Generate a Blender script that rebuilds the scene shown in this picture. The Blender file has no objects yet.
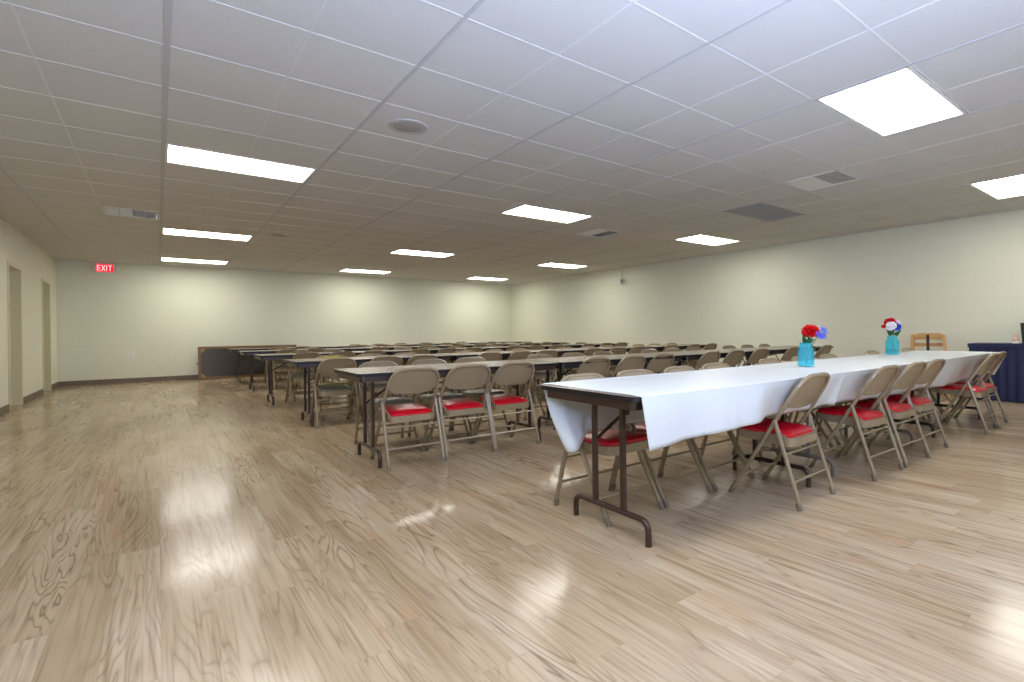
import bpy, bmesh, math, random
from mathutils import Vector, Matrix
random.seed(7)
PI = math.pi
C = bpy.context.scene.collection
S = bpy.context.scene

# ------------------------------------------------------------------ helpers
def obj(name, bm, m, parent=None, smooth=False):
    me = bpy.data.meshes.new(name)
    bmesh.ops.recalc_face_normals(bm, faces=bm.faces)
    bm.to_mesh(me); bm.free()
    if smooth:
        me.polygons.foreach_set('use_smooth', [True]*len(me.polygons))
        me.set_sharp_from_angle(angle=math.radians(40))
    if m: me.materials.append(m)
    o = bpy.data.objects.new(name, me); C.objects.link(o)
    if parent: o.parent = parent
    return o

def tag(o, label, cat, group=None):
    o['label'] = label; o['category'] = cat
    if group: o['group'] = group
    return o

def thing(name, label, cat, loc=(0, 0, 0), rz=0, group=None):
    o = bpy.data.objects.new(name, None); C.objects.link(o)
    o.location = loc; o.rotation_euler = (0, 0, rz); o.empty_display_size = .1
    return tag(o, label, cat, group)

def struct(name, bm, m, parent=None, smooth=False):
    o = obj(name, bm, m, parent, smooth)
    if not parent: o['kind'] = 'structure'
    return o

def dup(root, loc, rz, label, group=None):
    r = root.copy(); C.objects.link(r); r.location = loc; r.rotation_euler = (0, 0, rz)
    r['label'] = label
    if group: r['group'] = group
    for ch in list(root.children):
        c = ch.copy(); C.objects.link(c); c.parent = r
        for g in list(ch.children):
            d = g.copy(); C.objects.link(d); d.parent = c
    return r

def box(bm, x0, x1, y0, y1, z0, z1, bev=0):
    v = [bm.verts.new(p) for p in ((x0,y0,z0),(x1,y0,z0),(x1,y1,z0),(x0,y1,z0),(x0,y0,z1),(x1,y0,z1),(x1,y1,z1),(x0,y1,z1))]
    f = [bm.faces.new([v[i] for i in q]) for q in ((3,2,1,0),(4,5,6,7),(0,1,5,4),(1,2,6,5),(2,3,7,6),(3,0,4,7))]
    if bev:
        es = list({e for q in f for e in q.edges})
        bmesh.ops.bevel(bm, geom=es, offset=bev, segments=2, affect='EDGES', profile=.5)
    return bm

def bx(*a, **k):
    bm = bmesh.new(); return box(bm, *a, **k)

def tube(bm, pts, r, n=8, caps=True, flat=1.0):
    pts = [Vector(p) for p in pts]
    rings = []; prev = None
    for i, p in enumerate(pts):
        a = pts[max(i-1, 0)]; b = pts[min(i+1, len(pts)-1)]
        t = (b-a).normalized()
        if prev is None:
            u = t.cross(Vector((0, 0, 1)))
            if u.length < .05: u = t.cross(Vector((0, 1, 0)))
            u.normalize()
        else:
            u = (prev - t*prev.dot(t)).normalized()
        prev = u; w = t.cross(u)
        rr = r[i] if isinstance(r, (list, tuple)) else r
        rings.append([bm.verts.new(p + u*rr*math.cos(2*PI*k/n) + w*rr*flat*math.sin(2*PI*k/n)) for k in range(n)])
    for a, b in zip(rings, rings[1:]):
        for k in range(n):
            bm.faces.new((a[k], a[(k+1) % n], b[(k+1) % n], b[k]))
    if caps:
        bm.faces.new(rings[0][::-1]); bm.faces.new(rings[-1])
    return bm

def tb(*a, **k):
    bm = bmesh.new(); return tube(bm, *a, **k)

def rounded(pts, r, seg=5):
    """polyline with its inner corners rounded to radius r"""
    pts = [Vector(p) for p in pts]; out = [pts[0]]
    for a, p, b in zip(pts, pts[1:], pts[2:]):
        u = (a-p).normalized(); v = (b-p).normalized()
        ang = u.angle(v); d = min(r/math.tan(ang/2), (a-p).length*.49, (b-p).length*.49)
        s = p+u*d; e = p+v*d
        for k in range(seg+1):
            t = k/seg
            out.append(s*(1-t)**2 + p*2*t*(1-t) + e*t*t)
    out.append(pts[-1]); return out

def lathe(bm, prof, n=20, c=(0, 0)):
    rings = [[bm.verts.new((c[0]+r*math.cos(2*PI*k/n), c[1]+r*math.sin(2*PI*k/n), z)) for k in range(n)] for r, z in prof]
    for a, b in zip(rings, rings[1:]):
        for k in range(n):
            bm.faces.new((a[k], a[(k+1) % n], b[(k+1) % n], b[k]))
    if prof[0][0] > 1e-6: bm.faces.new(rings[0][::-1])
    if prof[-1][0] > 1e-6: bm.faces.new(rings[-1])
    bmesh.ops.remove_doubles(bm, verts=bm.verts, dist=1e-5)
    return bm

def rrect(w, d, r, seg=5):
    out = []
    for cx, cy, a0 in ((w/2-r, d/2-r, 0), (-w/2+r, d/2-r, 90), (-w/2+r, -d/2+r, 180), (w/2-r, -d/2+r, 270)):
        for k in range(seg+1):
            a = math.radians(a0+90*k/seg); out.append((cx+r*math.cos(a), cy+r*math.sin(a)))
    return out

def prism(bm, poly, z0, z1, f=None):
    f = f or (lambda x, y, z: (x, y, z))
    a = [bm.verts.new(f(x, y, z0)) for x, y in poly]; b = [bm.verts.new(f(x, y, z1)) for x, y in poly]
    n = len(poly)
    for k in range(n): bm.faces.new((a[k], a[(k+1) % n], b[(k+1) % n], b[k]))
    bm.faces.new(a[::-1]); bm.faces.new(b)
    return bm

def ring(bm, po, pi, z0, z1):
    n = len(po)
    V = [[bm.verts.new((x, y, z)) for x, y in p] for p in (po, pi) for z in (z0, z1)]
    o0, o1, i0, i1 = V
    for k in range(n):
        j = (k+1) % n
        bm.faces.new((o0[k], o0[j], o1[j], o1[k])); bm.faces.new((i0[j], i0[k], i1[k], i1[j]))
        bm.faces.new((o1[k], o1[j], i1[j], i1[k])); bm.faces.new((o0[j], o0[k], i0[k], i0[j]))
    return bm

# ------------------------------------------------------------------ materials
def mat(name, col, rough=.5, metal=0, spec=.5, **k):
    m = bpy.data.materials.new(name); m.use_nodes = True
    b = m.node_tree.nodes['Principled BSDF']
    b.inputs['Base Color'].default_value = (*col, 1); b.inputs['Roughness'].default_value = rough
    b.inputs['Metallic'].default_value = metal; b.inputs['Specular IOR Level'].default_value = spec
    for kk, v in k.items(): b.inputs[kk.replace('_', ' ')].default_value = v
    return m

def srgb(r, g, b):
    f = lambda c: (c/255/12.92) if c/255 <= .04045 else ((c/255+.055)/1.055)**2.4
    return (f(r), f(g), f(b))

def noisy(m, scale=20, amt=.12, bump=0, bscale=60, stretch=(1, 1, 1), rvar=0):
    nt = m.node_tree; N = nt.nodes; L = nt.links; b = N['Principled BSDF']
    tc = N.new('ShaderNodeTexCoord'); mp = N.new('ShaderNodeMapping'); mp.inputs['Scale'].default_value = stretch
    L.new(tc.outputs['Object'], mp.inputs['Vector'])
    nz = N.new('ShaderNodeTexNoise'); nz.inputs['Scale'].default_value = scale; nz.inputs['Detail'].default_value = 4
    L.new(mp.outputs['Vector'], nz.inputs['Vector'])
    c = b.inputs['Base Color'].default_value[:3]
    mx = N.new('ShaderNodeMix'); mx.data_type = 'RGBA'
    mx.inputs['A'].default_value = (*[x*(1-amt) for x in c], 1); mx.inputs['B'].default_value = (*[min(1, x*(1+amt)) for x in c], 1)
    L.new(nz.outputs['Fac'], mx.inputs['Factor']); L.new(mx.outputs['Result'], b.inputs['Base Color'])
    if bump:
        n2 = N.new('ShaderNodeTexNoise'); n2.inputs['Scale'].default_value = bscale; n2.inputs['Detail'].default_value = 3
        L.new(mp.outputs['Vector'], n2.inputs['Vector'])
        bp = N.new('ShaderNodeBump'); bp.inputs['Strength'].default_value = bump; bp.inputs['Distance'].default_value = .01
        L.new(n2.outputs['Fac'], bp.inputs['Height']); L.new(bp.outputs['Normal'], b.inputs['Normal'])
    return m

def emit(name, col, s):
    m = bpy.data.materials.new(name); m.use_nodes = True; nt = m.node_tree
    nt.nodes.clear(); e = nt.nodes.new('ShaderNodeEmission'); o = nt.nodes.new('ShaderNodeOutputMaterial')
    e.inputs['Color'].default_value = (*col, 1); e.inputs['Strength'].default_value = s
    nt.links.new(e.outputs[0], o.inputs['Surface']); return m

def block_wall(name, ax):
    """painted concrete block: shallow joints, 0.406 x 0.203 running bond"""
    m = mat(name, srgb(226, 224, 200), .55, spec=.3)
    nt = m.node_tree; N = nt.nodes; L = nt.links; b = N['Principled BSDF']
    g = N.new('ShaderNodeNewGeometry'); sp = N.new('ShaderNodeSeparateXYZ'); cb = N.new('ShaderNodeCombineXYZ')
    L.new(g.outputs['Position'], sp.inputs[0]); L.new(sp.outputs[ax], cb.inputs['X']); L.new(sp.outputs['Z'], cb.inputs['Y'])
    br = N.new('ShaderNodeTexBrick'); br.inputs['Scale'].default_value = 1
    br.inputs['Brick Width'].default_value = .406; br.inputs['Row Height'].default_value = .2032
    br.inputs['Mortar Size'].default_value = .005; br.inputs['Mortar Smooth'].default_value = .6
    br.inputs['Color1'].default_value = (1, 1, 1, 1); br.inputs['Color2'].default_value = (.9, .9, .9, 1); br.inputs['Mortar'].default_value = (0, 0, 0, 1)
    L.new(cb.outputs[0], br.inputs['Vector'])
    nz = N.new('ShaderNodeTexNoise'); nz.inputs['Scale'].default_value = 45; nz.inputs['Detail'].default_value = 4
    L.new(g.outputs['Position'], nz.inputs['Vector'])
    n3 = N.new('ShaderNodeTexNoise'); n3.inputs['Scale'].default_value = .9
    L.new(g.outputs['Position'], n3.inputs['Vector'])
    b1 = N.new('ShaderNodeBump'); b1.inputs['Strength'].default_value = .11; b1.inputs['Distance'].default_value = .006
    L.new(br.outputs['Fac'], b1.inputs['Height']); b1.invert = True
    b2 = N.new('ShaderNodeBump'); b2.inputs['Strength'].default_value = .12; b2.inputs['Distance'].default_value = .006
    L.new(nz.outputs['Fac'], b2.inputs['Height']); L.new(b1.outputs[0], b2.inputs['Normal']); L.new(b2.outputs[0], b.inputs['Normal'])
    c = N.new('ShaderNodeMix'); c.data_type = 'RGBA'
    c.inputs['A'].default_value = (*srgb(222, 223, 204), 1); c.inputs['B'].default_value = (*srgb(228, 229, 212), 1)
    L.new(n3.outputs['Fac'], c.inputs['Factor'])
    d = N.new('ShaderNodeMix'); d.data_type = 'RGBA'; d.inputs['B'].default_value = (*srgb(219, 220, 200), 1)
    L.new(br.outputs['Fac'], d.inputs['Factor']); L.new(c.outputs['Result'], d.inputs['A']); L.new(d.outputs['Result'], b.inputs['Base Color'])
    return m

def floor_mat():
    m = mat('plank_floor', (.5, .45, .4), .22, spec=.16)
    nt = m.node_tree; N = nt.nodes; L = nt.links; b = N['Principled BSDF']
    def mth(op, a, bb=None, clamp=False):
        n = N.new('ShaderNodeMath'); n.operation = op; n.use_clamp = clamp
        for i, x in enumerate((a, bb)):
            if x is None: continue
            if isinstance(x, (int, float)): n.inputs[i].default_value = x
            else: L.new(x, n.inputs[i])
        return n.outputs[0]
    def wn(x, y=None):
        n = N.new('ShaderNodeTexWhiteNoise'); n.noise_dimensions = '2D'; c = N.new('ShaderNodeCombineXYZ')
        L.new(x, c.inputs[0])
        if y is not None: L.new(y, c.inputs[1])
        L.new(c.outputs[0], n.inputs['Vector']); return n.outputs['Value']
    def noise(x, y, z, sc, det=3, dist=0, ro=.5):
        c = N.new('ShaderNodeCombineXYZ')
        for i, q in enumerate((x, y, z)): L.new(q, c.inputs[i])
        n = N.new('ShaderNodeTexNoise'); n.inputs['Scale'].default_value = sc; n.inputs['Detail'].default_value = det
        n.inputs['Distortion'].default_value = dist; n.inputs['Roughness'].default_value = ro
        L.new(c.outputs[0], n.inputs['Vector']); return n.outputs['Fac']
    g = N.new('ShaderNodeNewGeometry'); sp = N.new('ShaderNodeSeparateXYZ'); L.new(g.outputs['Position'], sp.inputs[0])
    X, Y = sp.outputs['X'], sp.outputs['Y']
    PW, PL = .152, 1.22
    ix = mth('FLOOR', mth('DIVIDE', X, PW)); off = mth('MULTIPLY', wn(ix), PL)
    yy = mth('ADD', Y, off); iy = mth('FLOOR', mth('DIVIDE', yy, PL))
    rnd = wn(ix, iy); rnd2 = wn(iy, ix)
    r50 = mth('MULTIPLY', rnd, 57.0)
    # cathedral grain: contour lines of a stretched noise, different for each plank
    ys = mth('MULTIPLY', Y, .62)
    n1 = noise(mth('ADD', mth('MULTIPLY', X, 6.5), r50), ys, r50, 1.0, 2.5, .45)
    con = mth('PINGPONG', mth('MULTIPLY', n1, 17.0), .5)
    line = mth('POWER', mth('MULTIPLY', mth('SUBTRACT', .5, con), 2.0, True), 4.0)
    gate = noise(mth('ADD', mth('MULTIPLY', X, 5.0), r50), mth('MULTIPLY', Y, 1.1), r50, 1.0, 3.0)
    gate = mth('MULTIPLY', mth('SUBTRACT', gate, .36, True), 3.0, True)
    fine = noise(mth('MULTIPLY', X, 95.0), mth('MULTIPLY', Y, 2.0), r50, 1.0, 4.0, .2)
    mid = noise(mth('ADD', mth('MULTIPLY', X, 30.0), r50), mth('MULTIPLY', Y, .9), r50, 1.0, 4.0, .4)
    wide = noise(mth('ADD', mth('MULTIPLY', X, 3.2), mth('MULTIPLY', rnd, .7)), mth('MULTIPLY', Y, .7), rnd, 1.0, 3.0)
    ramp = N.new('ShaderNodeValToRGB'); e = ramp.color_ramp.elements
    e[0].position = .25; e[0].color = (*srgb(156, 133, 104), 1); e[1].position = .8; e[1].color = (*srgb(203, 188, 166), 1)
    k = ramp.color_ramp.elements.new(.5); k.color = (*srgb(183, 163, 137), 1)
    t = mth('ADD', mth('MULTIPLY', wide, .85), mth('MULTIPLY', rnd2, .07)); L.new(t, ramp.inputs[0])
    def mix(f, a, bb, blend='MIX'):
        n = N.new('ShaderNodeMix'); n.data_type = 'RGBA'; n.blend_type = blend
        if isinstance(f, (int, float)): n.inputs['Factor'].default_value = f
        else: L.new(f, n.inputs['Factor'])
        for s, x in (('A', a), ('B', bb)):
            if isinstance(x, tuple): n.inputs[s].default_value = (*x, 1)
            else: L.new(x, n.inputs[s])
        return n.outputs['Result']
    tan = noise(mth('ADD', mth('MULTIPLY', X, 4.5), r50), mth('MULTIPLY', Y, 1.5), rnd, 1.0, 2.0)
    c = mix(mth('MULTIPLY', mth('SUBTRACT', tan, .62, True), 3.0, True), ramp.outputs[0], srgb(176, 134, 92))
    c = mix(mth('MULTIPLY', mth('SUBTRACT', mid, .5, True), 2.6, True), c, srgb(138, 114, 84))
    c = mix(mth('MULTIPLY', mth('MULTIPLY', line, gate), .75), c, srgb(98, 76, 52))
    c = mix(mth('MULTIPLY', mth('SUBTRACT', fine, .5, True), 1.7, True), c, srgb(118, 96, 70))
    fx = mth('FRACT', mth('DIVIDE', X, PW)); fy = mth('FRACT', mth('DIVIDE', yy, PL))
    sx = mth('LESS_THAN', mth('SUBTRACT', .5, mth('ABSOLUTE', mth('SUBTRACT', fx, .5))), .006)
    sy = mth('LESS_THAN', mth('SUBTRACT', .5, mth('ABSOLUTE', mth('SUBTRACT', fy, .5))), .0009)
    seam = mth('MAXIMUM', sx, sy)
    c = mix(mth('MULTIPLY', seam, .18), c, srgb(110, 92, 76))
    L.new(c, b.inputs['Base Color'])
    pol = noise(X, Y, X, 1.6, 3.0)
    stre = noise(mth('MULTIPLY', X, 26.0), mth('MULTIPLY', Y, 3.0), X, 1.0, 2.0)
    ro = mth('ADD', mth('MULTIPLY', pol, .13), mth('MULTIPLY', stre, .07)); L.new(mth('ADD', ro, .055), b.inputs['Roughness'])
    bp = N.new('ShaderNodeBump'); bp.inputs['Strength'].default_value = .07; bp.inputs['Distance'].default_value = .004
    big = noise(mth('MULTIPLY', X, 3.0), mth('MULTIPLY', Y, 3.0), X, 1.0, 2.0)
    L.new(mth('ADD', mth('ADD', mth('MULTIPLY', fine, .5), mth('MULTIPLY', big, 2.2)), mth('MULTIPLY', seam, -.6)), bp.inputs['Height']); L.new(bp.outputs[0], b.inputs['Normal'])
    return m

M = {}
M['floor'] = floor_mat()
M['wall_x'] = block_wall('painted_block_x', 'X'); M['wall_y'] = block_wall('painted_block_y', 'Y')
M['ceil'] = noisy(mat('ceiling_tile', srgb(208, 208, 203), .9, spec=.1), 90, .04, .25, 140)
M['tee'] = mat('ceiling_tee', srgb(216, 216, 212), .8, spec=.15)
M['tee_main'] = mat('ceiling_main_tee', srgb(188, 188, 188), .5, spec=.3)
M['base'] = noisy(mat('vinyl_base', srgb(112, 98, 84), .45), 12, .06)
M['frame_paint'] = mat('door_paint', srgb(214, 210, 180), .4)
M['leaf'] = noisy(mat('door_leaf', srgb(176, 168, 126), .4), 4, .06, stretch=(4, 4, .5))
M['light'] = emit('lit_diffuser', (1.0, .965, .88), 13)
M['white_metal'] = mat('white_metal', srgb(225, 225, 222), .4)
M['grey_metal'] = mat('grille_metal', srgb(168, 166, 160), .45)
M['bezel'] = mat('bezel_grey', srgb(182, 180, 176), .5)
M['spk'] = mat('speaker_mesh', srgb(160, 158, 152), .6)
M['filter'] = mat('filter_grey', srgb(140, 138, 132), .9)
M['dark'] = mat('duct_black', srgb(22, 22, 22), .8)
M['beige'] = noisy(mat('chair_enamel', srgb(142, 127, 102), .26, spec=.65), 7, .07)
M['cap'] = mat('rubber_cap', srgb(112, 100, 84), .6)
M['red'] = noisy(mat('red_vinyl', srgb(198, 12, 36), .3, spec=.5), 6, .1, .15, 30)
M['seat_grey'] = noisy(mat('grey_olive_vinyl', srgb(104, 100, 84), .35), 6, .1)
M['yellow'] = noisy(mat('yellow_enamel', srgb(176, 164, 66), .35), 6, .08)
M['laminate'] = noisy(mat('table_laminate', srgb(148, 133, 120), .24, spec=.5), 9, .14, stretch=(.5, 8, 1))
M['edge'] = mat('table_edge', srgb(22, 19, 22), .45, spec=.35)
M['brown'] = noisy(mat('brown_steel', srgb(58, 38, 28), .34, spec=.5), 6, .08)
M['black_steel'] = mat('black_steel', srgb(32, 27, 26), .36)
M['grey_steel'] = mat('grey_steel', srgb(112, 102, 94), .34)
M['cloth'] = noisy(mat('white_plastic_cloth', srgb(212, 217, 220), .38, spec=.4), 5, .015, .35, 9)
M['cloth'].node_tree.nodes['Principled BSDF'].inputs['Transmission Weight'].default_value = 0
M['glass'] = mat('aqua_glass', (.22, .74, .86), .06, spec=.6)
_nt = M['glass'].node_tree; _tr = _nt.nodes.new('ShaderNodeBsdfTransparent'); _tr.inputs['Color'].default_value = (.55, .92, .98, 1)
_mx = _nt.nodes.new('ShaderNodeMixShader'); _mx.inputs[0].default_value = .18
_nt.links.new(_tr.outputs[0], _mx.inputs[1]); _nt.links.new(_nt.nodes['Principled BSDF'].outputs[0], _mx.inputs[2]); _nt.links.new(_mx.outputs[0], _nt.nodes['Material Output'].inputs['Surface'])
M['petal_red'] = noisy(mat('petal_red', srgb(220, 12, 22), .6), 30, .25)
M['petal_white'] = mat('petal_white', srgb(244, 240, 244), .6)
M['petal_blue'] = noisy(mat('petal_blue', srgb(52, 84, 200), .6), 30, .25)
M['leafgreen'] = noisy(mat('leaf_green', srgb(26, 92, 52), .5), 20, .2)
M['stem'] = mat('stem_green', srgb(32, 84, 50), .5)
M['oak'] = noisy(mat('oak', srgb(196, 152, 92), .4), 6, .2, stretch=(8, 8, .8))
M['strap'] = mat('strap_black', srgb(38, 30, 28), .7)
M['navy'] = noisy(mat('navy_cloth', srgb(16, 24, 70), .6), 8, .1)
M['black'] = mat('black_frame', srgb(24, 24, 26), .4)
M['pic'] = noisy(mat('picture_print', srgb(150, 152, 70), .3), 14, .6)
M['board'] = noisy(mat('dark_slate', srgb(48, 42, 38), .3), 3, .25)
M['boardwood'] = noisy(mat('board_wood', srgb(112, 82, 48), .45), 6, .2, stretch=(1, 1, 8))
M['gusset'] = mat('gusset_wood', srgb(150, 120, 84), .45)
M['pink'] = noisy(mat('pale_pink', srgb(220, 192, 180), .5), 10, .1)
M['exit_red'] = emit('exit_face', (1.0, .012, .03), .95)
M['exit_letter'] = emit('exit_letters', (1.0, .33, .36), 1.5)
M['plastic'] = mat('white_plastic', srgb(232, 230, 222), .4)
M['slot'] = mat('slot_dark', srgb(60, 58, 54), .5)

# ------------------------------------------------------------------ room
XL, XR, YF, YB, ZC = -1.65, 9.6, 14.85, -5.2, 2.647
T = .6096; U0, V0 = .096*T, 5.917*T           # ceiling grid origin: x = U0 + u*T, y = V0 + v*T
gx = lambda u: U0+u*T
gy = lambda v: V0+v*T
struct('floor', bx(XL-.3, XR+.25, YB-.25, YF+.25, -.1, 0), M['floor'])

# light and vent cells that pierce the tile plane
LIGHTS = [(u, v) for v in (-11, -4, 3, 10, 16) for u in (0, 6, 12)]
holes = {}
def ceil_mesh():
    bm = bmesh.new()
    skip = set()
    for u, v in LIGHTS: skip |= {(u, v), (u+1, v)}
    for c in ((-1, 8), (9, -2), (9, 4), (10, 0), (11, 0)): skip.add(c)
    # whole-tile cells as one sheet with openings
    us = list(range(-3, 17)); vs = list(range(-15, 19))
    vert = {}
    def V(x, y, z):
        k = (round(x, 4), round(y, 4), z)
        if k not in vert: vert[k] = bm.verts.new((x, y, z))
        return vert[k]
    for i in us:
        for j in vs:
            if (i, j) in skip: continue
            x0, x1 = max(gx(i), XL), min(gx(i+1), XR); y0, y1 = max(gy(j), YB), min(gy(j+1), YF)
            if x1-x0 < .002 or y1-y0 < .002: continue
            bm.faces.new([V(x0, y0, ZC), V(x0, y1, ZC), V(x1, y1, ZC), V(x1, y0, ZC)])
    return bm
co = struct('ceiling', ceil_mesh(), M['ceil'])
struct('trim_1', bx(XL-.3, XR+.25, YB-.25, YF+.25, ZC+.16, ZC+.24), M['ceil'])   # deck above the tiles
bm = bmesh.new(); bo = bmesh.new()
pair = {(u+1, v) for u, v in LIGHTS} | {(11, 0)}       # tee lines covered by a two-tile fixture
for i in range(-2, 16):
    w = .006 if i % 2 else .011
    if i == 0: w = .017
    if not XL < gx(i) < XR: continue
    run = YB
    for j in range(-15, 20):
        if (i, j) in pair:
            box(bo if i % 2 else bm, gx(i)-w, gx(i)+w, run, gy(j), ZC-(.003 if i % 2 else .005), ZC+.02); run = gy(j+1)
    box(bo if i % 2 else bm, gx(i)-w, gx(i)+w, run, YF, ZC-(.003 if i % 2 else .005), ZC+.02)
for j in range(-14, 19):
    if YB < gy(j) < YF: box(bo, XL, XR, gy(j)-.0055, gy(j)+.0055, ZC-.0028, ZC+.018)
struct('trim_2', bm, M['tee_main']); struct('trim_4', bo, M['tee'])
bm = bmesh.new()                                   # wall angle round the edge
box(bm, XL, XL+.022, YB, YF, ZC-.004, ZC+.018); box(bm, XR-.022, XR, YB, YF, ZC-.004, ZC+.018)
box(bm, XL, XR, YF-.022, YF, ZC-.004, ZC+.018); box(bm, XL, XR, YB, YB+.022, ZC-.004, ZC+.018)
struct('trim_3', bm, M['tee'])

# walls (left one with two door openings)
D1, D2, DH = (10.36, 11.27), (13.08, 13.95), 2.1
bm = bmesh.new()
for a, b in ((YB-.2, D1[0]), (D1[1], D2[0]), (D2[1], YF+.2)): box(bm, XL-.2, XL, a, b, 0, ZC+.16)
for a, b in (D1, D2): box(bm, XL-.2, XL, a, b, DH, ZC+.16)
struct('wall_left', bm, M['wall_y'])
struct('wall_right', bx(XR, XR+.2, YB-.2, YF+.2, 0, ZC+.16), M['wall_y'])
struct('wall_back', bx(XL, XR, YF, YF+.2, 0, ZC+.16), M['wall_x'])
ADDED_WINS = [(.1, 1.9), (3.1, 4.9), (6.1, 7.9)]; WZ = (.9, 2.25)  # unseen windows, added to let bluish daylight onto the near ceiling
bm = bmesh.new()
xs = [XL] + [q for w in ADDED_WINS for q in w] + [XR]
for a, b in zip(xs[0::2], xs[1::2]): box(bm, a, b, YB-.2, YB, 0, ZC+.16)
for a, b in ADDED_WINS:
    box(bm, a, b, YB-.2, YB, 0, WZ[0]); box(bm, a, b, YB-.2, YB, WZ[1], ZC+.16)
struct('wall_front', bm, M['wall_x'])
for i, (a, b) in enumerate(ADDED_WINS):
    bm = bmesh.new()
    for q in ((a, a+.05), (b-.05, b), ((a+b)/2-.025, (a+b)/2+.025)): box(bm, q[0], q[1], YB-.12, YB-.06, WZ[0], WZ[1])
    box(bm, a, b, YB-.12, YB-.06, WZ[0], WZ[0]+.05); box(bm, a, b, YB-.12, YB-.06, WZ[1]-.05, WZ[1])
    struct('added_window_%d' % (i+1), bm, M['white_metal'])

def door(n, y0, y1):
    d = struct('door_%d' % n, bx(XL-.17, XL-.125, y0+.05, y1-.05, .008, DH-.05), M['leaf'])
    bm = bmesh.new()                                # steel frame wrapping the opening
    for q in ((y0, y0+.05), (y1-.05, y1)): box(bm, XL-.2, XL+.012, q[0], q[1], 0, DH-.05)
    box(bm, XL-.2, XL+.012, y0, y1, DH-.05, DH)
    box(bm, XL-.125, XL-.11, y1-.068, y1-.05, 0, DH-.05); box(bm, XL-.125, XL-.11, y0+.05, y0+.068, 0, DH-.05)
    struct('door_frame', bm, M['frame_paint'], d)
    kb = bmesh.new(); lathe(kb, [(0, 0), (.026, .004), (.026, .012), (.012, .02), (.012, .05), (.027, .058), (.027, .075), (.012, .088), (0, .088)], 14)
    bmesh.ops.transform(kb, matrix=Matrix.Translation((XL-.125, y0+.13, 1.0)) @ Matrix.Rotation(PI/2, 4, 'Y'), verts=kb.verts)
    struct('door_knob', kb, M['grey_metal'], d, True)
door(1, *D1); door(2, *D2)

def baseboard(name, segs):
    bm = bmesh.new()
    for (x0, x1, y0, y1) in segs: box(bm, x0, x1, y0, y1, 0, .1, bev=.003)
    struct(name, bm, M['base'])
baseboard('baseboard_left', [(XL, XL+.012, a, b) for a, b in ((YB, D1[0]), (D1[1], D2[0]), (D2[1], YF-.012))])
baseboard('baseboard_back', [(XL, XR, YF-.012, YF)])
baseboard('baseboard_right', [(XR-.012, XR, YB, YF-.012)])
baseboard('baseboard_front', [(XL+.012, XR-.012, YB, YB+.012)])

# ------------------------------------------------------------------ ceiling fixtures
COL = {0: 'the column above the bare left aisle', 6: 'the middle column over the table rows', 12: 'the column along the cream right wall'}
ROWN = {16: 'lit panel nearest the far wall in ', 10: 'second lit panel from the far wall in ', 3: 'third lit panel from the far wall in ',
        -4: 'large bright panel closest to the viewer in ', -11: 'lit panel behind the viewer in '}
L0 = None
for v in (16, 10, 3, -4, -11):
    for u in (0, 6, 12):
        lab = ROWN[v]+COL[u]; loc = (gx(u+1), gy(v+.5), ZC)
        if L0 is None:
            L0 = thing('ceiling_light', lab, 'ceiling light', loc, 0, 'lit ceiling panels')
            w, d = T-.012, T/2-.012
            fb = bmesh.new()
            for a in ((-w, -w+.022, -d, d), (w-.022, w, -d, d), (-w, w, -d, -d+.022), (-w, w, d-.022, d)): box(fb, *a, -.004, .06)
            obj('frame', fb, M['white_metal'], L0)
            obj('diffuser', bx(-w+.02, w-.02, -d+.02, d-.02, .004, .012), M['light'], L0)
        else: dup(L0, loc, 0, lab)

def vent(label, u, v, rz, kind):
    t = thing('ceiling_vent', label, 'vent', (gx(u+.5), gy(v+.5), ZC), rz, 'slatted air vents in the ceiling')
    h = T/2-.014
    fb = bmesh.new()
    for a in ((-h, -h+.03, -h, h), (h-.03, h, -h, h), (-h, h, -h, -h+.03), (-h, h, h-.03, h)): box(fb, *a, -.005, .012)
    obj('frame', fb, M['white_metal'], t)
    obj('backing', bx(-h, h, -h, h, .09, .1), M['dark'], t)
    def cell(x0, x1, y0, y1, tilt, n):
        sb = bmesh.new()
        for k in range(n):
            c = y0+(y1-y0)*(k+.5)/n
            q = bmesh.new(); box(q, x0+.004, x1-.004, -.017, .017, -.0012, .0012)
            bmesh.ops.transform(q, matrix=Matrix.Translation((0, c, .012)) @ Matrix.Rotation(tilt, 4, 'X'), verts=q.verts)
            me = bpy.data.meshes.new('tmp'); q.to_mesh(me); q.free(); sb.from_mesh(me); bpy.data.meshes.remove(me)
        obj('louver_bank', sb, M['white_metal'] if kind == 'four' else M['grey_metal'], t)
    a = h-.03
    if kind == 'four':
        for k in range(4):
            x0 = -a+2*a*k/4; x1 = x0+a/2
            cell(x0, x1, -a, a, -.7 if k < 2 else .7, 12)
        mb = bmesh.new()
        for k in (1, 2, 3): box(mb, -a+a/2*k-.006, -a+a/2*k+.006, -a, a, -.004, .02)
        obj('divider', mb, M['white_metal'], t)
    else:
        obj('blank_panel', bx(-a, a, 0, a, -.001, .008), M['white_metal'], t)
        for x0, x1 in ((-a, 0), (0, a)):
            cell(x0, x1, -a, -a/2, -.75, 5); cell(x0, x1, -a/2, 0, -.35, 5)
        obj('divider', bx(-.006, .006, -a, 0, -.004, .02), M['grey_metal'], t)
vent('slatted air vent near the EXIT sign, half its slats dark', -1, 8, 0, 'four')
vent('small dark louvred vent between the big bright panel and the wide grey grille', 9, -2, 0, 'half')
vent('small dark vent just beyond the bright panel over the middle tables', 9, 4, PI/2, 'half')
t = thing('return_grille', 'wide grey return air grille, biggest opening in the ceiling', 'vent', (gx(11), gy(.5), ZC))
w, d = T-.014, T/2-.014; fb = bmesh.new()
for a in ((-w, -w+.03, -d, d), (w-.03, w, -d, d), (-w, w, -d, -d+.03), (-w, w, d-.03, d)): box(fb, *a, -.005, .012)
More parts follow.
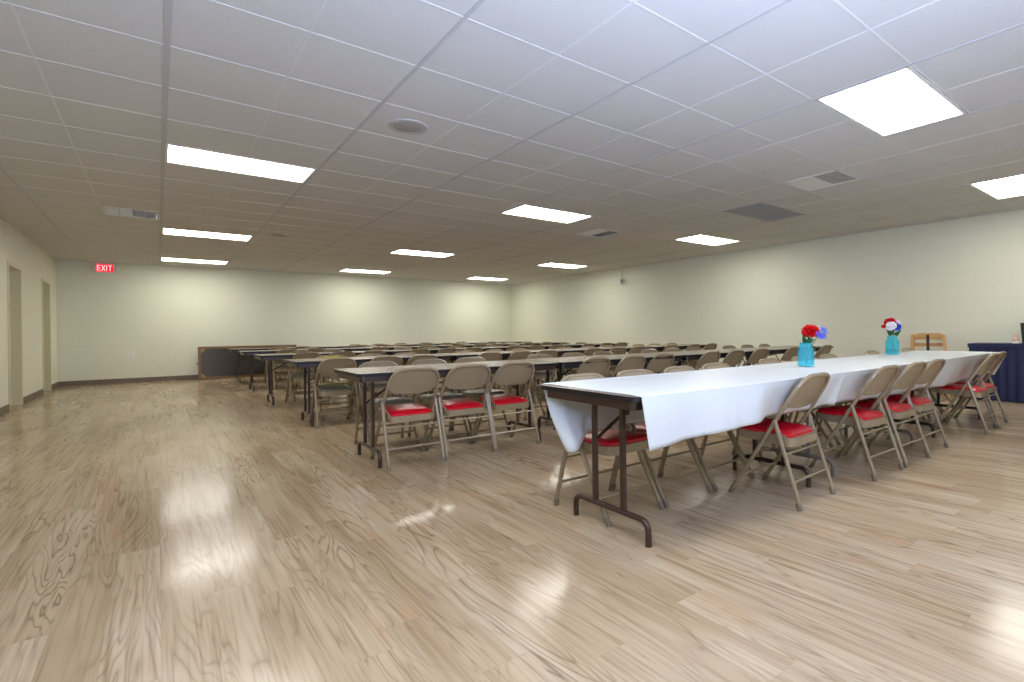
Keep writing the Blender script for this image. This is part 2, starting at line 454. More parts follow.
obj('frame', fb, M['grey_metal'], t); obj('backing', bx(-w, w, -d, d, .03, .04), M['filter'], t)
gb = bmesh.new()
for k in range(1, 48): box(gb, -w+2*w*k/48-.0012, -w+2*w*k/48+.0012, -d+.03, d-.03, 0, .014)
for k in range(1, 24): box(gb, -w+.03, w-.03, -d+2*d*k/24-.0012, -d+2*d*k/24+.0012, 0, .014)
obj('egg_crate', gb, M['grey_metal'], t)

def speaker(label, u, v):
    t = thing('ceiling_speaker', label, 'speaker', (gx(u+.5), gy(v+.5), ZC), 0, 'round ceiling speakers')
    b1 = bmesh.new(); lathe(b1, [(.115, 0), (.115, -.012), (.145, -.010), (.15, -.004), (.15, 0)], 32); obj('bezel', b1, M['bezel'], t, True)
    b2 = bmesh.new(); lathe(b2, [(0, -.018), (.06, -.016), (.1, -.012), (.116, -.008), (.116, -.002)], 32); obj('grille', b2, M['spk'], t, True)
speaker('round ceiling speaker nearest the viewer, above the aisle', 2, 0)
speaker('round ceiling speaker farther off, beside the second aisle light panel', 2, 9)

# ------------------------------------------------------------------ folding chair (faces +y, rear feet at y = 0)
BW = .206
def tube_y(z): return .44-.615*z
def make_chair(label, seatmat, group, enamel):
    t = thing('folding_chair', label, 'chair', (0, 0, 0), 0, group)
    fb = bmesh.new()
    base = [(-BW, tube_y(.03), .03), (-BW, tube_y(.54), .54), (-BW+.02, tube_y(.744), .744), (BW-.02, tube_y(.742), .742), (BW, tube_y(.54), .54), (BW, tube_y(.03), .03)]
    tube(fb, rounded(base, .135, 9), .0125, 8)
    tube(fb, [(-BW, tube_y(.125), .125), (BW, tube_y(.125), .125)], .008, 6)
    obj('front_frame', fb, enamel, t, True)
    LX = .219
    for s in (-1, 1):
        obj('rear_leg', tb([(s*LX, .003, .03), (s*LX*.985, .145, .488)], .0125, 8), enamel, t, True)
    cb = bmesh.new()
    for z in (.145, .295): tube(cb, [(-LX, .145*z/.488, z), (LX, .145*z/.488, z)], .008, 6)
    obj('stretcher', cb, enamel, t, True)
    pan = [(x, y+.245) for x, y in rrect(.36, .37, .05, 5)]
    sl = lambda x, y, z: (x, y, z+(y-.245)*.06)
    sb = bmesh.new(); prism(sb, pan, .345, .392, sl)
    for s in (-1, 1):                                 # hinge links from the pan to the tubes
        box(sb, s*.178-.006, s*.178+.006, .1, .26, .36, .40); tube(sb, [(s*.178, .2, .385), (s*.205, .2, .385)], .006, 6)
        tube(sb, [(s*.178, .12, .39), (s*.212, .135, .465)], .005, 6)
    obj('seat', sb, enamel, t)
    pb = bmesh.new(); P = []
    for k, (ins, z) in enumerate(((0, .392), (0, .408), (.012, .418), (.05, .425), (.12, .428))):
        P.append([pb.verts.new(sl(x, y+.25, z)) for x, y in rrect(.34-2*ins, .335-2*ins, max(.045-ins*.3, .01), 5)])
    for a, b in zip(P, P[1:]):
        n = len(a)
        for k in range(n): pb.faces.new((a[k], a[(k+1) % n], b[(k+1) % n], b[k]))
    pb.faces.new(P[-1]); pb.faces.new(P[0][::-1])
    obj('seat_pad', pb, seatmat, t, True)
    # curved back panel filling the arch
    bb = bmesh.new(); nx, nz = 16, 8; G = []
    for off in (-.004, .004):
        g = []
        for i in range(nx+1):
            s = -1+2*i/nx; col = []
            bot = .566-.022*(1-s*s)+.035*max(0, abs(s)-.8)/.2
            for j in range(nz+1):
                tt = j/nz; r = .11
                z0 = bot+(.740-bot)*tt
                side = BW-.006-.02*max(0, (z0-.54)/.208)
                over = max(0, z0-(.740-r))
                half = side-(r-math.sqrt(max(0, r*r-over*over)))*.95
                x = s*half
                col.append(bb.verts.new((x, tube_y(z0)+.007+off-.024*(1-s*s)*(1-.8*tt), z0)))
            g.append(col)
        G.append(g)
    for g in G:
        for i in range(nx):
            for j in range(nz): bb.faces.new((g[i][j], g[i+1][j], g[i+1][j+1], g[i][j+1]))
    for i in range(nx):
        for j in (0, nz): bb.faces.new((G[0][i][j], G[0][i+1][j], G[1][i+1][j], G[1][i][j]))
    for i in (0, nx):
        for j in range(nz): bb.faces.new((G[0][i][j], G[0][i][j+1], G[1][i][j+1], G[1][i][j]))
    obj('backrest', bb, enamel, t, True)
    for s in (-1, 1):
        a = bmesh.new(); tube(a, [(s*LX, 0, .0), (s*LX, .012, .04)], .0155, 8); obj('foot_cap', a, M['cap'], t, True)
        a = bmesh.new(); tube(a, [(s*BW, tube_y(0), 0), (s*BW, tube_y(.04), .04)], .0155, 8); obj('foot_cap', a, M['cap'], t, True)
    return t

ORD = ['first', 'second', 'third', 'fourth', 'fifth', 'sixth', 'seventh', 'eighth', 'ninth', 'tenth', 'eleventh', 'twelfth', 'thirteenth']
protos = {}
def chair(x, y, rz, label, group, kind):
    if kind not in protos:
        sm = {'red': M['red'], 'grey': M['seat_grey'], 'yellow': M['yellow']}[kind]
        c = make_chair(label, sm, group, M['beige'])
        if kind == 'yellow':
            for q in c.children:
                if q.name.startswith('backrest'): q.data.materials[0] = M['yellow']
        c.location = (x, y, 0); c.rotation_euler = (0, 0, rz); protos[kind] = c; return c
    return dup(protos[kind], (x, y, 0), rz, label, group)

# ------------------------------------------------------------------ folding tables
ZT, TL, TW = .725, 1.83, .74
def make_table(label, steel, group):
    t = thing('folding_table', label, 'table', (0, 0, 0), 0, group)
    b = bmesh.new(); prism(b, rrect(TL-.006, TW-.006, .04), ZT-.02, ZT); obj('tabletop', b, M['laminate'], t)
    b = bmesh.new(); ring(b, rrect(TL, TW, .043), rrect(TL-.007, TW-.007, .039), ZT-.024, ZT-.0015); obj('edge_band', b, M['edge'], t)
    b = bmesh.new(); ring(b, rrect(TL-.05, TW-.07, .03), rrect(TL-.056, TW-.076, .027), ZT-.066, ZT-.0205); obj('apron', b, steel, t)
    for s in (-1, 1):
        X = s*(TL/2-.18)
        lb = bmesh.new()
        tube(lb, rounded([(X, -.27, 0), (X, -.27, .115), (X, .27, .115), (X, .27, 0)], .07, 6), .0155, 10)
        obj('foot_runner', lb, steel, t, True)
        for y in (-.105, .105):
            obj('leg', bx(X-.0125, X+.0125, y-.0125, y+.0125, .122, ZT-.021, bev=.003), steel, t)
        cb = bmesh.new(); tube(cb, [(X, -.32, ZT-.04), (X, .32, ZT-.04)], .011, 6)
        obj('crossbar', cb, steel, t, True)
        br = bmesh.new(); tube(br, [(X, .092, .45), (X-s*.19, .07, .575)], .009, 6); tube(br, [(X-s*.18, .058, .567), (X-s*.40, .045, ZT-.024)], .009, 6)
        tube(br, [(X-s*.185, .045, .571), (X-s*.185, .09, .571)], .014, 6)
        obj('brace', br, steel, t, True)
    return t
tproto = {}
def table(x0, yc, label, group, steel='brown', rz=0):
    loc = (x0+TL/2, yc, 0)
    if steel not in tproto:
        t = make_table(label, M[{'brown': 'brown', 'black': 'black_steel', 'grey': 'grey_steel'}[steel]], group); t.location = loc; t.rotation_euler = (0, 0, rz); tproto[steel] = t; return t
    return dup(tproto[steel], loc, rz, label, group)

YW = 1.897
g = 'white-clothed tables'
table(1.64, YW+.012, 'brown-legged folding table under the cloth at its bare left end', g, 'brown', -.02)
table(3.455, YW, 'grey-legged folding table in the middle of the white-clothed run', g, 'grey')
table(5.45, YW, 'black-legged folding table at the far right end of the white-clothed run', g, 'black')

ROWY = [4.16, 6.40, 8.68, 11.0, 13.1]
ROWX = [1.15, 1.17, 1.15, 1.2, 1.22]
RN = ['first bare row behind the white cloth', 'second bare row behind the white cloth', 'third bare row behind the white cloth',
      'row last but one before the far wall', 'row closest to the far wall']
TN = ['brown table at the aisle end of the ', 'second brown table from the aisle, ', 'third brown table from the aisle, ', 'brown table at the right-wall end of the ']
for r in range(5):
    for k in range(4):
        table(ROWX[r]+k*1.86, ROWY[r], TN[k]+RN[r], 'tables of the '+RN[r], 'black' if k else 'brown', 0 if k else -.02)

J = lambda a=.03: random.uniform(-a, a)
# white-clothed row, near side
near = [(3.04, 1.452, .04), (3.965, 1.405, -.02), (4.50, 1.40, -.02), (5.01, 1.42, -.01), (6.34, 1.345, 0), (6.81, 1.385, 0)]
nl = ['nearest the viewer, standing alone at the white cloth', 'first of the close three, left of the pair', 'middle of the close three', 'right one of the close three',
      'nearer one of the end pair by the navy skirted table', 'last one, closest to the navy skirted table']
for (x, y, a), s in zip(near, nl):
    chair(x, y, a, 'red-seated chair along the cloth, '+s, 'red-seated chairs along the near edge of the white cloth', 'red')
far = [2.055, 2.515, 2.97, 3.46, 4.25, 4.80, 5.35, 6.42, 7.0, 7.5]
for i, x in enumerate(far):
    chair(x, 2.39 if i < 3 else 2.43, PI+J(.02), '%s chair from the left behind the white cloth, facing the viewer' % ORD[i], 'chairs behind the white cloth facing the viewer', 'red')
r1n = [1.566, 2.035, 2.492, 3.44, 3.94, 4.45, 5.30, 5.80, 6.39, 7.24, 7.74, 8.26]
for i, x in enumerate(r1n):
    red = i < 3
    lab = '%s red-seated folding chair from the aisle, pulled up to the first table row' % ORD[i] if red else '%s folding chair from the aisle with its back turned, first table row' % ORD[i]
    chair(x, 3.775+(0 if red else J(.02)), J(.02), lab, 'chairs at the near edge of the first table row', 'red')
r1f = [1.66, 2.17, 2.64, 3.55, 4.06, 4.56, 5.45, 5.95, 6.45, 7.35, 7.87, 8.4]
for i, x in enumerate(r1f):
    chair(x, ROWY[0]+.74, PI+J(.03), '%s folding chair from the aisle facing the viewer across the first table row' % ORD[i], 'chairs at the far edge of the first table row', 'grey')
r2n = [1.58, 2.12, 2.58, 3.5, 4.0, 4.47, 5.37, 5.9, 6.36, 7.2, 7.85, 8.36]
def rowchairs(r, xs, side, kinds=None):
    nm = ['first', 'second', 'third', 'fourth', 'fifth'][r]
    for i, x in enumerate(xs):
        k = (kinds or {}).get(i, 'grey')
        y = ROWY[r]+(-.44 if side == 'n' else .46)+J(.025)
        what = {'grey': 'folding chair', 'yellow': 'olive-yellow folding chair'}[k]
        if side == 'n': lab = '%s %s from the aisle with its back turned, %s table row' % (ORD[i], what, nm)
        else: lab = '%s %s from the aisle facing the viewer across the %s table row' % (ORD[i], what, nm)
        chair(x, y, (0 if side == 'n' else PI)+J(.04), lab, 'chairs at the %s edge of the %s table row' % ('near' if side == 'n' else 'far', nm), k)
rowchairs(1, r2n, 'n')
rowchairs(1, [1.73, 2.2, 2.7, 3.6, 4.1, 4.6, 5.5, 6.0, 6.5, 7.3, 7.8, 8.3], 'f', {0: 'yellow'})
rowchairs(2, [1.75, 2.25, 2.72, 3.5, 4.0, 4.5, 5.4, 5.9, 6.4, 7.25, 7.8, 8.25], 'n')
rowchairs(2, [1.85, 2.35, 3.55, 4.1, 4.6, 5.45, 5.95, 7.3, 7.8], 'f')
rowchairs(3, [1.9, 2.4, 3.6, 4.1, 4.6, 5.4, 5.95, 6.4, 7.3, 7.85], 'n')
rowchairs(3, [2.0, 2.5, 3.7, 4.2, 5.5, 6.0, 7.4, 7.9], 'f')
rowchairs(4, [2.1, 2.6, 3.9, 4.4, 5.6, 6.1, 7.5], 'n')
rowchairs(4, [2.4, 4.0, 4.6, 5.2, 5.9, 7.0], 'f')

# ------------------------------------------------------------------ white table cloth
def smooth(a, b, x):
    t = min(1, max(0, (x-a)/(b-a))); return t*t*(3-2*t)
HEM = [(1.6, .236), (1.95, .22), (2.25, .216), (2.5, .208), (3.1, .208), (3.5, .214), (4.47, .244), (5.0, .24), (5.5, .258), (5.95, .27), (6.5, .255), (7.0, .225), (7.7, .225)]
def lerp(tab, x):
    for (a, p), (b, q) in zip(tab, tab[1:]):
        if x <= b: return p+(q-p)*max(0, (x-a)/(b-a))
    return tab[-1][1]
def cloth_mesh():
    bm = bmesh.new()
    X0, X1 = 1.675, 7.62; NX = 380
    yF, yB = YW-TW/2-.018, YW+TW/2+.004
    rnd = random.Random(3); ph = [rnd.uniform(0, 6.28) for _ in range(8)]
    rows = []
    for i in range(NX+1):
        x = X0+(X1-X0)*i/NX
        sag = .035*smooth(7.30, 7.62, x)**1.5
        zt = ZT+.0035-sag
        # front drop and back drop
        dF = lerp(HEM, x)+.006*math.sin(x*4.1+ph[0])
        dB = .262+.10*(1-smooth(1.68, 1.87, x))
        fold = .012*math.sin(x*7.3+ph[1])+.008*math.sin(x*17+ph[2])
        pleat = .035*math.exp(-((x-3.55)/.04)**2)+.03*math.exp(-((x-4.32)/.04)**2)+.007*math.exp(-((x-2.02)/.02)**2)+.006*math.exp(-((x-2.31)/.02)**2)+.007*math.exp(-((x-2.66)/.02)**2)
        inF = .46*smooth(2.45, 2.85, x)
        row = []
        n = 12
        for k in range(n, 0, -1):                  # back hem up to the edge
            s = k/n; z = zt-.008-dB*s
            xx = x+.07*s*(1-smooth(1.648, 2.4, x)); inB = .47*smooth(1.66, 1.79, xx)
            row.append((xx, yB+.004-inB*dB*s+fold*s*.9, z))
        for s in (.5, 0): row.append((x, yB+.003*(1-s), zt-.006*(1-s)) if False else (x, yB+.004-.006*s, zt-.003*(1-s)))
        m = 12
        for k in range(1, m):
            y = yB+(yF-yB)*k/m
            row.append((x, y, zt+.0012*(1+math.sin(x*5+y*9+ph[3]))+.0008*math.sin(x*23+ph[4])))
        for s in (0, .5): row.append((x, yF-.004+.006*s, zt-.003*(1-s)))
        for k in range(1, n+1):
            s = k/n; z = zt-.008-dF*s
            xx = x+.05*s*(1-smooth(1.648, 2.3, x))
            row.append((xx, yF-.004+inF*dF*s-fold*s*.8-pleat*s, z))
        k_ = 1-smooth(1.675, 2.6, x)
        rows.append([bm.verts.new((p[0]+.03*(p[1]-YW)*k_*1.5, p[1]+.034*k_, p[2])) for p in row])
    for a, b in zip(rows, rows[1:]):
        for k in range(len(a)-1): bm.faces.new((a[k], a[k+1], b[k+1], b[k]))
    return bm
cl = obj('tablecloth', cloth_mesh(), M['cloth'], None, True)
sm = cl.modifiers.new('thickness', 'SOLIDIFY'); sm.thickness = .0015; sm.offset = 1
tag(cl, 'long white plastic cloth draped over the near run of tables', 'tablecloth')

# ------------------------------------------------------------------ jars of flowers
def jar(label, x, y, z, s):
    t = thing('mason_jar', label, 'vase', (x, y, z), 0, 'aqua glass jars on the white cloth')
    b = bmesh.new(); r = .055*s
    out = [(0, .001), (r*.86, .001), (r, .012), (r, .115*s), (r*.93, .132*s), (r*.74, .145*s), (r*.74, .150*s), (r*.8, .152*s), (r*.8, .157*s), (r*.74, .159*s), (r*.75, .172*s)]
    inn = [(r*.68, .172*s), (r*.67, .148*s), (r*.86, .131*s), (r*.93, .115*s), (r*.93, .016), (r*.8, .009), (0, .009)]
    lathe(b, out+inn, 28); obj('glass', b, M['glass'], t, True)
    return t
def blob(bm, c, r, n=9, petals=26, seed=0):
    """a full bloom of overlapping cupped petals"""
    rr = random.Random(seed); c = Vector(c)
    for k in range(petals):
        zf = 1-1.45*(k+.5)/petals; a = k*2.39996
        d = Vector((math.cos(a)*math.sqrt(max(0, 1-zf*zf)), math.sin(a)*math.sqrt(max(0, 1-zf*zf)), zf))
        d = (d+Vector((rr.uniform(-.15, .15), rr.uniform(-.15, .15), rr.uniform(-.15, .15)))).normalized()
        u = d.cross(Vector((.3, .2, 1))).normalized(); w = d.cross(u)
        p = c+d*r*.62; sz = r*.62
        cen = bm.verts.new(p-d*r*.12)
        rim = [bm.verts.new(p+(u*math.cos(q)+w*math.sin(q))*sz*rr.uniform(.85, 1.12)+d*r*rr.uniform(.1, .38)) for q in [2*PI*i/8 for i in range(8)]]
        mid = [bm.verts.new(p+(u*math.cos(q)+w*math.sin(q))*sz*.55) for q in [2*PI*i/8 for i in range(8)]]
        for i in range(8):
            j = (i+1) % 8
            bm.faces.new((cen, mid[i], mid[j])); bm.faces.new((mid[i], rim[i], rim[j], mid[j]))
    core = bmesh.ops.create_icosphere(bm, subdivisions=2, radius=r*.6)['verts']
    bmesh.ops.translate(bm, verts=core, vec=c)
def spiky(bm, c, r, n=7, seed=0):
    """small star flower"""
    c = Vector(c); rr = random.Random(seed)
    ax = Vector((rr.uniform(-.8, .2), rr.uniform(-1, -.2), rr.uniform(.1, .8))).normalized()
    u = ax.cross(Vector((0, .1, 1))).normalized(); w = ax.cross(u)
    ce = bm.verts.new(c); ce2 = bm.verts.new(c-ax*r*.15)
    for k in range(n):
        a = 2*PI*k/n; f = lambda q, rad, l: bm.verts.new(c+(u*math.cos(q)+w*math.sin(q))*rad+ax*l)
        l1, tip, l2 = f(a-.3, r*.55, r*.1), f(a, r, r*.22), f(a+.3, r*.55, r*.1)
        bm.faces.new((ce, l1, tip, l2)); bm.faces.new((ce2, l2, tip)); bm.faces.new((ce2, tip, l1))
def leaf(bm, p, q, wd):
    p, q = Vector(p), Vector(q); d = q-p; n = d.cross(Vector((.2, .9, .3))).normalized(); up = d.cross(n).normalized()
    mid = [p+d*t for t in (0, .3, .6, 1)]; ws = (0, wd, wd*.8, 0)
    ctr = [bm.verts.new(m-up*.004) for m in mid]
    for s in (-1, 1):
        ed = [bm.verts.new(m+n*s*w) for m, w in zip(mid[1:3], ws[1:3])]
        bm.faces.new((ctr[0], ed[0], ctr[1])); bm.faces.new((ctr[1], ed[0], ed[1], ctr[2])); bm.faces.new((ctr[2], ed[1], ctr[3]))
# view-facing offsets: right in the photo is (+.79,-.61) on the plan
def off(r, z, f=0): return (r*.79-f*.61, -r*.61-f*.79, z)
zc = ZT+.0075
jx, jy = 3.825, 1.9
jar('aqua glass jar holding the big red bloom, nearer one on the white cloth', jx, jy, zc, 1.03)
def bunch(label, x, y, build):
    t = thing('flower_bunch', label, 'flowers', (x, y, zc), 0, 'flower bunches in the aqua jars'); build(t); return t
def b1(t):
    for e, tip in ((off(.02, .24), 0), (off(.09, .225), 0), (off(.02, .2), 0)):
        obj('stem', tb([off(.0, .014), (e[0]*.35, e[1]*.35, .13), e], .0028, 6), M['stem'], t, True)
    b = bmesh.new(); blob(b, off(.036, .258), .057, seed=1, petals=34); bmesh.ops.scale(b, vec=(1, 1, .84), verts=b.verts, space=Matrix.Translation((0, 0, -.258))); obj('bloom', b, M['petal_red'], t)
    b = bmesh.new()
    for k, (r, z, f) in enumerate(((.10, .235, .03), (.125, .262, .02), (.14, .235, .0), (.115, .22, .03), (.09, .22, .04), (.13, .28, 0), (.145, .25, .01), (.075, .225, .06), (.06, .24, .08))): spiky(b, off(r, z, f), .03, seed=k)
    obj('blossom_cluster', b, M['petal_blue'], t)
    b = bmesh.new()
    for p, q in ((off(0, .16, .01), off(-.03, .21, .05)), (off(0, .16, .02), off(.03, .215, .05)), (off(.0, .17), off(.06, .20, .02)), (off(0, .16), off(-.035, .235, .03)), (off(.01, .165, .02), off(.0, .23, .055))): leaf(b, p, q, .022)
    obj('leaf', b, M['leafgreen'], t)
bunch('big red bloom with a spray of small blue flowers in the nearer jar', jx, jy, b1)
kx, ky = 6.05, 2.10
jar('aqua glass jar holding mixed red, white and blue blooms, farther one', kx, ky, zc, 1.12)
def b2(t):
    for e in (off(-.02, .23), off(.02, .22), off(-.05, .22)):
        obj('stem', tb([off(.02, .014), (e[0]*.2, e[1]*.2, .12), e], .0028, 6), M['stem'], t, True)
    b = bmesh.new(); blob(b, off(-.018, .272), .043, seed=4); obj('bloom', b, M['petal_red'], t)['label'] = 'red bloom'
    b = bmesh.new(); blob(b, off(-.03, .245, .035), .038, seed=5); obj('bloom', b, M['petal_white'], t)['label'] = 'large white bloom in front'
    b = bmesh.new(); blob(b, off(.04, .268), .03, seed=6); obj('bloom', b, M['petal_white'], t)['label'] = 'small white bloom behind'
    b = bmesh.new(); blob(b, off(.022, .235, .02), .036, seed=7); obj('bloom', b, M['petal_blue'], t)['label'] = 'blue bloom'
    b = bmesh.new(); blob(b, off(-.075, .243), .016, seed=8); obj('bud', b, M['petal_red'], t)
    b = bmesh.new()
    for p, q in ((off(0, .165, .01), off(-.06, .21, .03)), (off(0, .165, .01), off(.075, .21, .02)), (off(0, .165), off(-.02, .215, .04)), (off(.01, .165, .02), off(.05, .185, .03))): leaf(b, p, q, .02)
    obj('leaf', b, M['leafgreen'], t)
bunch('mixed red, white and blue blooms in the farther jar', kx, ky, b2).scale = (1.2, 1.2, 1.2)

# ------------------------------------------------------------------ wooden high chair by the right wall
t = thing('high_chair', 'light oak restaurant high chair standing against the right wall', 'high chair', (9.1, 2.68, 0), PI/2*1.16)
H = .92
def post(x0, y0, x1, y1, z1, name='leg'):
    b = bmesh.new()
    w = .018
    for s, zz in ((0, 0), (1, z1)):
        cx, cy = x0+(x1-x0)*s, y0+(y1-y0)*s
        for dx, dy in ((-w, -w), (w, -w), (w, w), (-w, w)): b.verts.new((cx+dx, cy+dy, zz))
    b.verts.ensure_lookup_table(); v = b.verts
    for q in ((3, 2, 1, 0), (4, 5, 6, 7), (0, 1, 5, 4), (1, 2, 6, 5), (2, 3, 7, 6), (3, 0, 4, 7)): b.faces.new([v[i] for i in q])
    obj(name, b, M['oak'], t)
for sx in (-1, 1):
    for sy in (-1, 1): post(sx*.235, sy*.235, sx*.185, sy*.185, H-.02)
    obj('arm_rail', bx(sx*.185-.02, sx*.185+.02, -.21, .21, H-.045, H-.015, bev=.004), M['oak'], t)
    obj('side_slat', bx(sx*.20-.009, sx*.20+.009, -.19, .19, H-.16, H-.11), M['oak'], t)
    obj('foot_rail', bx(sx*.222-.01, sx*.222+.01, -.21, .21, .24, .28), M['oak'], t)
obj('seat', bx(-.19, .19, -.19, .19, H-.30, H-.28, bev=.004), M['oak'], t)
b = bmesh.new(); prism(b, [(-.19, 0), (.19, 0), (.19, .07), (.12, .095), (-.12, .095), (-.19, .07)], -.01, .01, lambda x, y, z: (x, -.195+z, H-.095+y)); obj('backrest', b, M['oak'], t)
obj('back_slat', bx(-.19, .19, -.205, -.187, H-.2, H-.15), M['oak'], t)
obj('front_rail', bx(-.19, .19, .175, .197, H-.06, H-.02, bev=.004), M['oak'], t)
obj('lower_rail', bx(-.225, .225, .205, .225, .30, .34), M['oak'], t)
obj('safety_strap', bx(-.018, .018, .197, .201, H-.27, H-.02), M['strap'], t)

# ------------------------------------------------------------------ navy skirted table at the right wall
t = thing('skirted_table', 'table against the right wall covered by a navy pleated skirt', 'table', (9.185, 1.25, 0))
ZS = .775; hx, hy = .24, .91
b = bmesh.new(); prism(b, rrect(2*hx-.01, 2*hy-.01, .02), ZS-.03, ZS-.004); obj('tabletop', b, M['laminate'], t)
b = bmesh.new(); prism(b, rrect(2*hx+.03, 2*hy+.03, .02), ZS-.004, ZS+.003)
ring(b, rrect(2*hx+.034, 2*hy+.034, .022), rrect(2*hx+.02, 2*hy+.02, .02), ZS-.05, ZS+.002); obj('top_cloth', b, M['navy'], t)
b = bmesh.new(); rows = []
per = []
for (ax, ay), (bx_, by_) in (((-hx, hy), (-hx, -hy)), ((-hx, -hy), (hx, -hy)), ((hx, -hy), (hx, hy)), ((hx, hy), (-hx, hy))):
    L = math.hypot(bx_-ax, by_-ay); n = int(L/.012)
    for k in range(n):
        s = k/n; nx_, ny_ = (by_-ay)/L, -(bx_-ax)/L
        per.append((ax+(bx_-ax)*s, ay+(by_-ay)*s, nx_, ny_, s*L))
for z, f in ((.012, 1), (.3, .8), (.6, .55), (ZS-.03, .3)):
    rows.append([b.verts.new((x+nx_*f*.011*math.sin(q*62)+nx_*.004*f, y+ny_*f*.011*math.sin(q*62)+ny_*.004*f, z)) for x, y, nx_, ny_, q in per])
for a, c in zip(rows, rows[1:]):
    for k in range(len(a)): b.faces.new((a[k], a[(k+1) % len(a)], c[(k+1) % len(a)], c[k]))
obj('skirt', b, M['navy'], t, True)
for sx in (-1, 1):
    for sy in (-1, 1): obj('leg', tb([(sx*.19, sy*.8, 0), (sx*.19, sy*.8, ZS-.03)], .014, 8), M['black_steel'], t, True)
t = thing('picture_frame', 'black framed picture leaning on the navy skirted table', 'picture frame', (9.2, 1.49, ZS+.0035), .9-PI/2)
A = Matrix.Rotation(-.12, 4, 'X')
def tilt(bm_):
    bmesh.ops.transform(bm_, matrix=A, verts=bm_.verts); return bm_
b = bmesh.new(); w, h = .19, .275
for a in ((-w, -w+.028, 0, h), (w-.028, w, 0, h)): box(b, a[0], a[1], -.012, .012, a[2], a[3])
box(b, -w+.028, w-.028, -.012, .012, 0, .028); box(b, -w+.028, w-.028, -.012, .012, h-.028, h)
obj('frame', tilt(b), M['black'], t)
b = bx(-w+.026, w-.026, -.004, .004, .026, h-.026); obj('print', tilt(b), M['pic'], t)
obj('easel_leg', tb([(0, .05, .2), (0, .12, .002)], .006, 6), M['black'], t)
t = thing('ornament', 'small pale pink ornament on the navy skirted table beside the picture', 'ornament', (9.15, 1.70, ZS+.0035))
b = bmesh.new(); lathe(b, [(0, 0), (.035, 0), (.038, .01), (.026, .03), (.036, .055), (.03, .08), (.018, .09), (.026, .105), (.02, .12), (0, .124)], 16); obj('body', b, M['pink'], t, True)
b = bmesh.new(); lathe(b, [(.036, 0), (.04, .004), (.04, .012), (.036, .016)], 16); obj('plinth', b, M['white_metal'], t, True)

# ------------------------------------------------------------------ framed dark board leaning on the far wall
t = thing('framed_board', 'long dark board in a brown wooden frame leaning on the far wall', 'board', (1.80, 14.52, 0), 0)
tl = math.atan2(.17, .76)
A = Matrix.Rotation(-tl, 4, 'X')
W2, HB = 1.05, .775
def bp(*a, m='boardwood', name='frame', bev=0):
    b = bx(*a, bev=bev); obj(name, tilt(b), M[m], t)
bp(-W2, -W2+.055, -.025, .025, 0, HB, name='frame_rail'); bp(W2-.055, W2, -.025, .025, 0, HB, name='frame_rail')
bp(-W2+.055, W2-.055, -.025, .025, HB-.055, HB, name='frame_rail'); bp(-W2+.055, W2-.055, -.025, .025, 0, .055, name='frame_rail')
bp(-W2+.05, W2-.05, -.006, .02, .05, HB-.05, m='board', name='panel')
for sx in (-1, 1):
    for sz in (0, 1):
        b = bmesh.new(); x0 = sx*(W2-.054); z0 = .054 if sz == 0 else HB-.054; dz = .1 if sz == 0 else -.1
        prism(b, [(x0, z0), (x0-sx*.1, z0), (x0, z0+dz)], -.016, -.007, lambda x, y, z: (x, z, y)); obj('corner_gusset', tilt(b), M['gusset'], t)
bp(-W2-.035, -W2, -.012, .012, .37, .395, m='slot', name='latch')
bp(-.30, -.26, -.03, -.007, .63, .67, m='plastic', name='clip', bev=.004)

# ------------------------------------------------------------------ wall things
t = thing('exit_sign', 'small red lit EXIT sign high on the far wall', 'sign', (-.885, YF, 2.515))
obj('housing', bx(-.16, .16, -.045, 0, -.1, .1, bev=.008), M['plastic'], t)
obj('face', bx(-.142, .142, -.05, -.045, -.083, .083), M['exit_red'], t)
b = bmesh.new()
def stroke(x0, z0, x1, z1, w=.017):
    d = Vector((x1-x0, 0, z1-z0)); n = Vector((-d.z, 0, d.x)).normalized()*w/2
    vs = [Vector((x0, 0, z0))+n, Vector((x1, 0, z1))+n, Vector((x1, 0, z1))-n, Vector((x0, 0, z0))-n]
    prism(b, [(v.x, v.z) for v in vs], -.053, -.050, lambda x, y, z: (x, z, y))
zt_, zb_ = .06, -.06
stroke(-.118, zb_, -.118, zt_)
for z in (zt_-.0085, 0, zb_+.0085): stroke(-.110, z, -.07, z)
stroke(-.052, zb_, .004, zt_); stroke(-.052, zt_, .004, zb_)
stroke(.03, zb_, .03, zt_)
stroke(.088, zb_, .088, zt_-.016); stroke(.055, zt_-.0085, .121, zt_-.0085)
obj('lettering', b, M['exit_letter'], t)
for s in (-1, 1):
    b = bmesh.new(); lathe(b, [(0, .0), (.02, 0), (.03, .02), (.034, .05), (.03, .055), (0, .05)], 14)
    bmesh.ops.transform(b, matrix=Matrix.Translation((s*.2, -.02, -.01)) @ Matrix.Rotation(PI/2+s*0, 4, 'X') @ Matrix.Rotation(s*.5, 4, 'Y'), verts=b.verts)
    obj('lamp_head', b, M['plastic'], t, True)
    obj('lamp_bracket', tb([(s*.155, -.02, -.01), (s*.2, -.025, -.01)], .01, 6), M['plastic'], t)
t = thing('wall_outlet', 'white outlet plate low on the far wall left of the board', 'outlet', (-.46, YF, .61))
obj('plate', bx(-.06, .06, -.008, 0, -.07, .07, bev=.002), M['plastic'], t)
b = bmesh.new()
for z in (-.03, .03):
    for x in (-.012, .012): box(b, x-.003, x+.003, -.0095, -.0075, z-.008, z+.008)
obj('socket_slot', b, M['slot'], t)
t = thing('emergency_light', 'small two-headed lamp hanging on a stem at the top of the right wall', 'lamp', (XR-.06, 9.5, ZC))
obj('stem', tb([(0, 0, 0), (0, 0, -.3)], .016, 8), M['frame_paint'], t, True)
obj('bracket', bx(.02, .06, -.02, .02, -.35, -.31), M['frame_paint'], t)
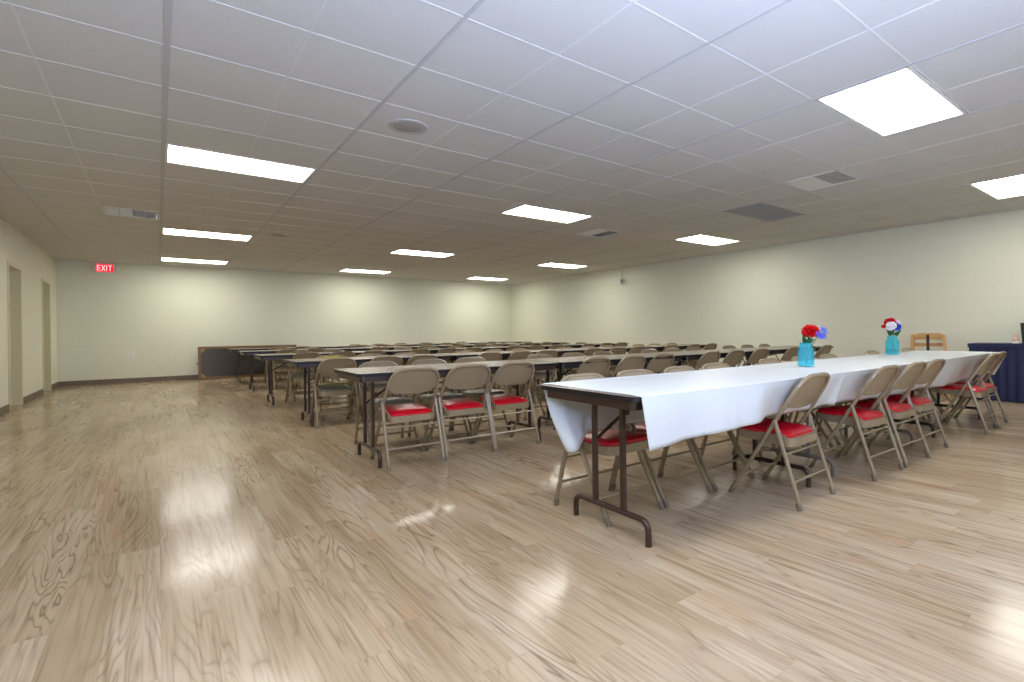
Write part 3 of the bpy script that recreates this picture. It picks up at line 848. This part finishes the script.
obj('base_box', bx(-.03, .03, -.05, .05, -.36, -.29, bev=.006), M['plastic'], t)
for s in (-1, 1):
    b = bmesh.new(); lathe(b, [(0, 0), (.03, 0), (.05, .03), (.056, .075), (.045, .08), (0, .07)], 16)
    bmesh.ops.transform(b, matrix=Matrix.Translation((-.02, s*.06, -.34)) @ Matrix.Rotation(s*.6, 4, 'Z') @ Matrix.Rotation(-PI/2-.3, 4, 'Y') @ Matrix.Rotation(0, 4, 'X'), verts=b.verts)
    obj('lamp_head', b, M['plastic'] if s > 0 else M['grey_metal'], t, True)

# unseen light (assumed flash) added behind the viewpoint to brighten the near ceiling bluish
fl = bpy.data.lights.new('assumed_bounce_flash', 'AREA'); fl.shape = 'DISK'; fl.size = .9; fl.energy = 270; fl.color = (.49, .62, 1.0)
fo = bpy.data.objects.new('assumed_bounce_flash', fl); C.objects.link(fo); fo.location = (.8, -.9, 1.2)
fo.rotation_euler = Vector((.12, .28, 1.0)).to_track_quat('-Z', 'Y').to_euler()
# ------------------------------------------------------------------ world, camera, view
w = bpy.data.worlds.new('World'); S.world = w; w.use_nodes = True
bg = w.node_tree.nodes['Background']; bg.inputs['Color'].default_value = (.75, .85, 1.0, 1); bg.inputs['Strength'].default_value = 2.5

cam = bpy.data.cameras.new('Camera'); co_ = bpy.data.objects.new('Camera', cam); C.objects.link(co_)
cam.sensor_fit = 'HORIZONTAL'; cam.sensor_width = 36; cam.lens = 515.297/1024*36
cam.shift_x = -43.467/1024; cam.shift_y = -9.374/1024
cam.clip_start = .05
fwd = Vector((math.sin(.658), math.cos(.658), 0)); up = Vector((0, 0, 1)); rt = fwd.cross(up)
R = .0125                                           # slight roll of the camera
up2 = up*math.cos(R)+rt*math.sin(R); rt2 = rt*math.cos(R)-up*math.sin(R)
m3 = Matrix((rt2, up2, -fwd)).transposed()
co_.matrix_world = Matrix.Translation((0, 0, 1.014)) @ m3.to_4x4()
S.camera = co_
S.view_settings.view_transform = 'Standard'; S.view_settings.look = 'None'
S.view_settings.gamma = 1; S.view_settings.use_curve_mapping = False
S.view_settings.exposure = 0.45
S.cycles.caustics_reflective = False; S.cycles.caustics_refractive = False
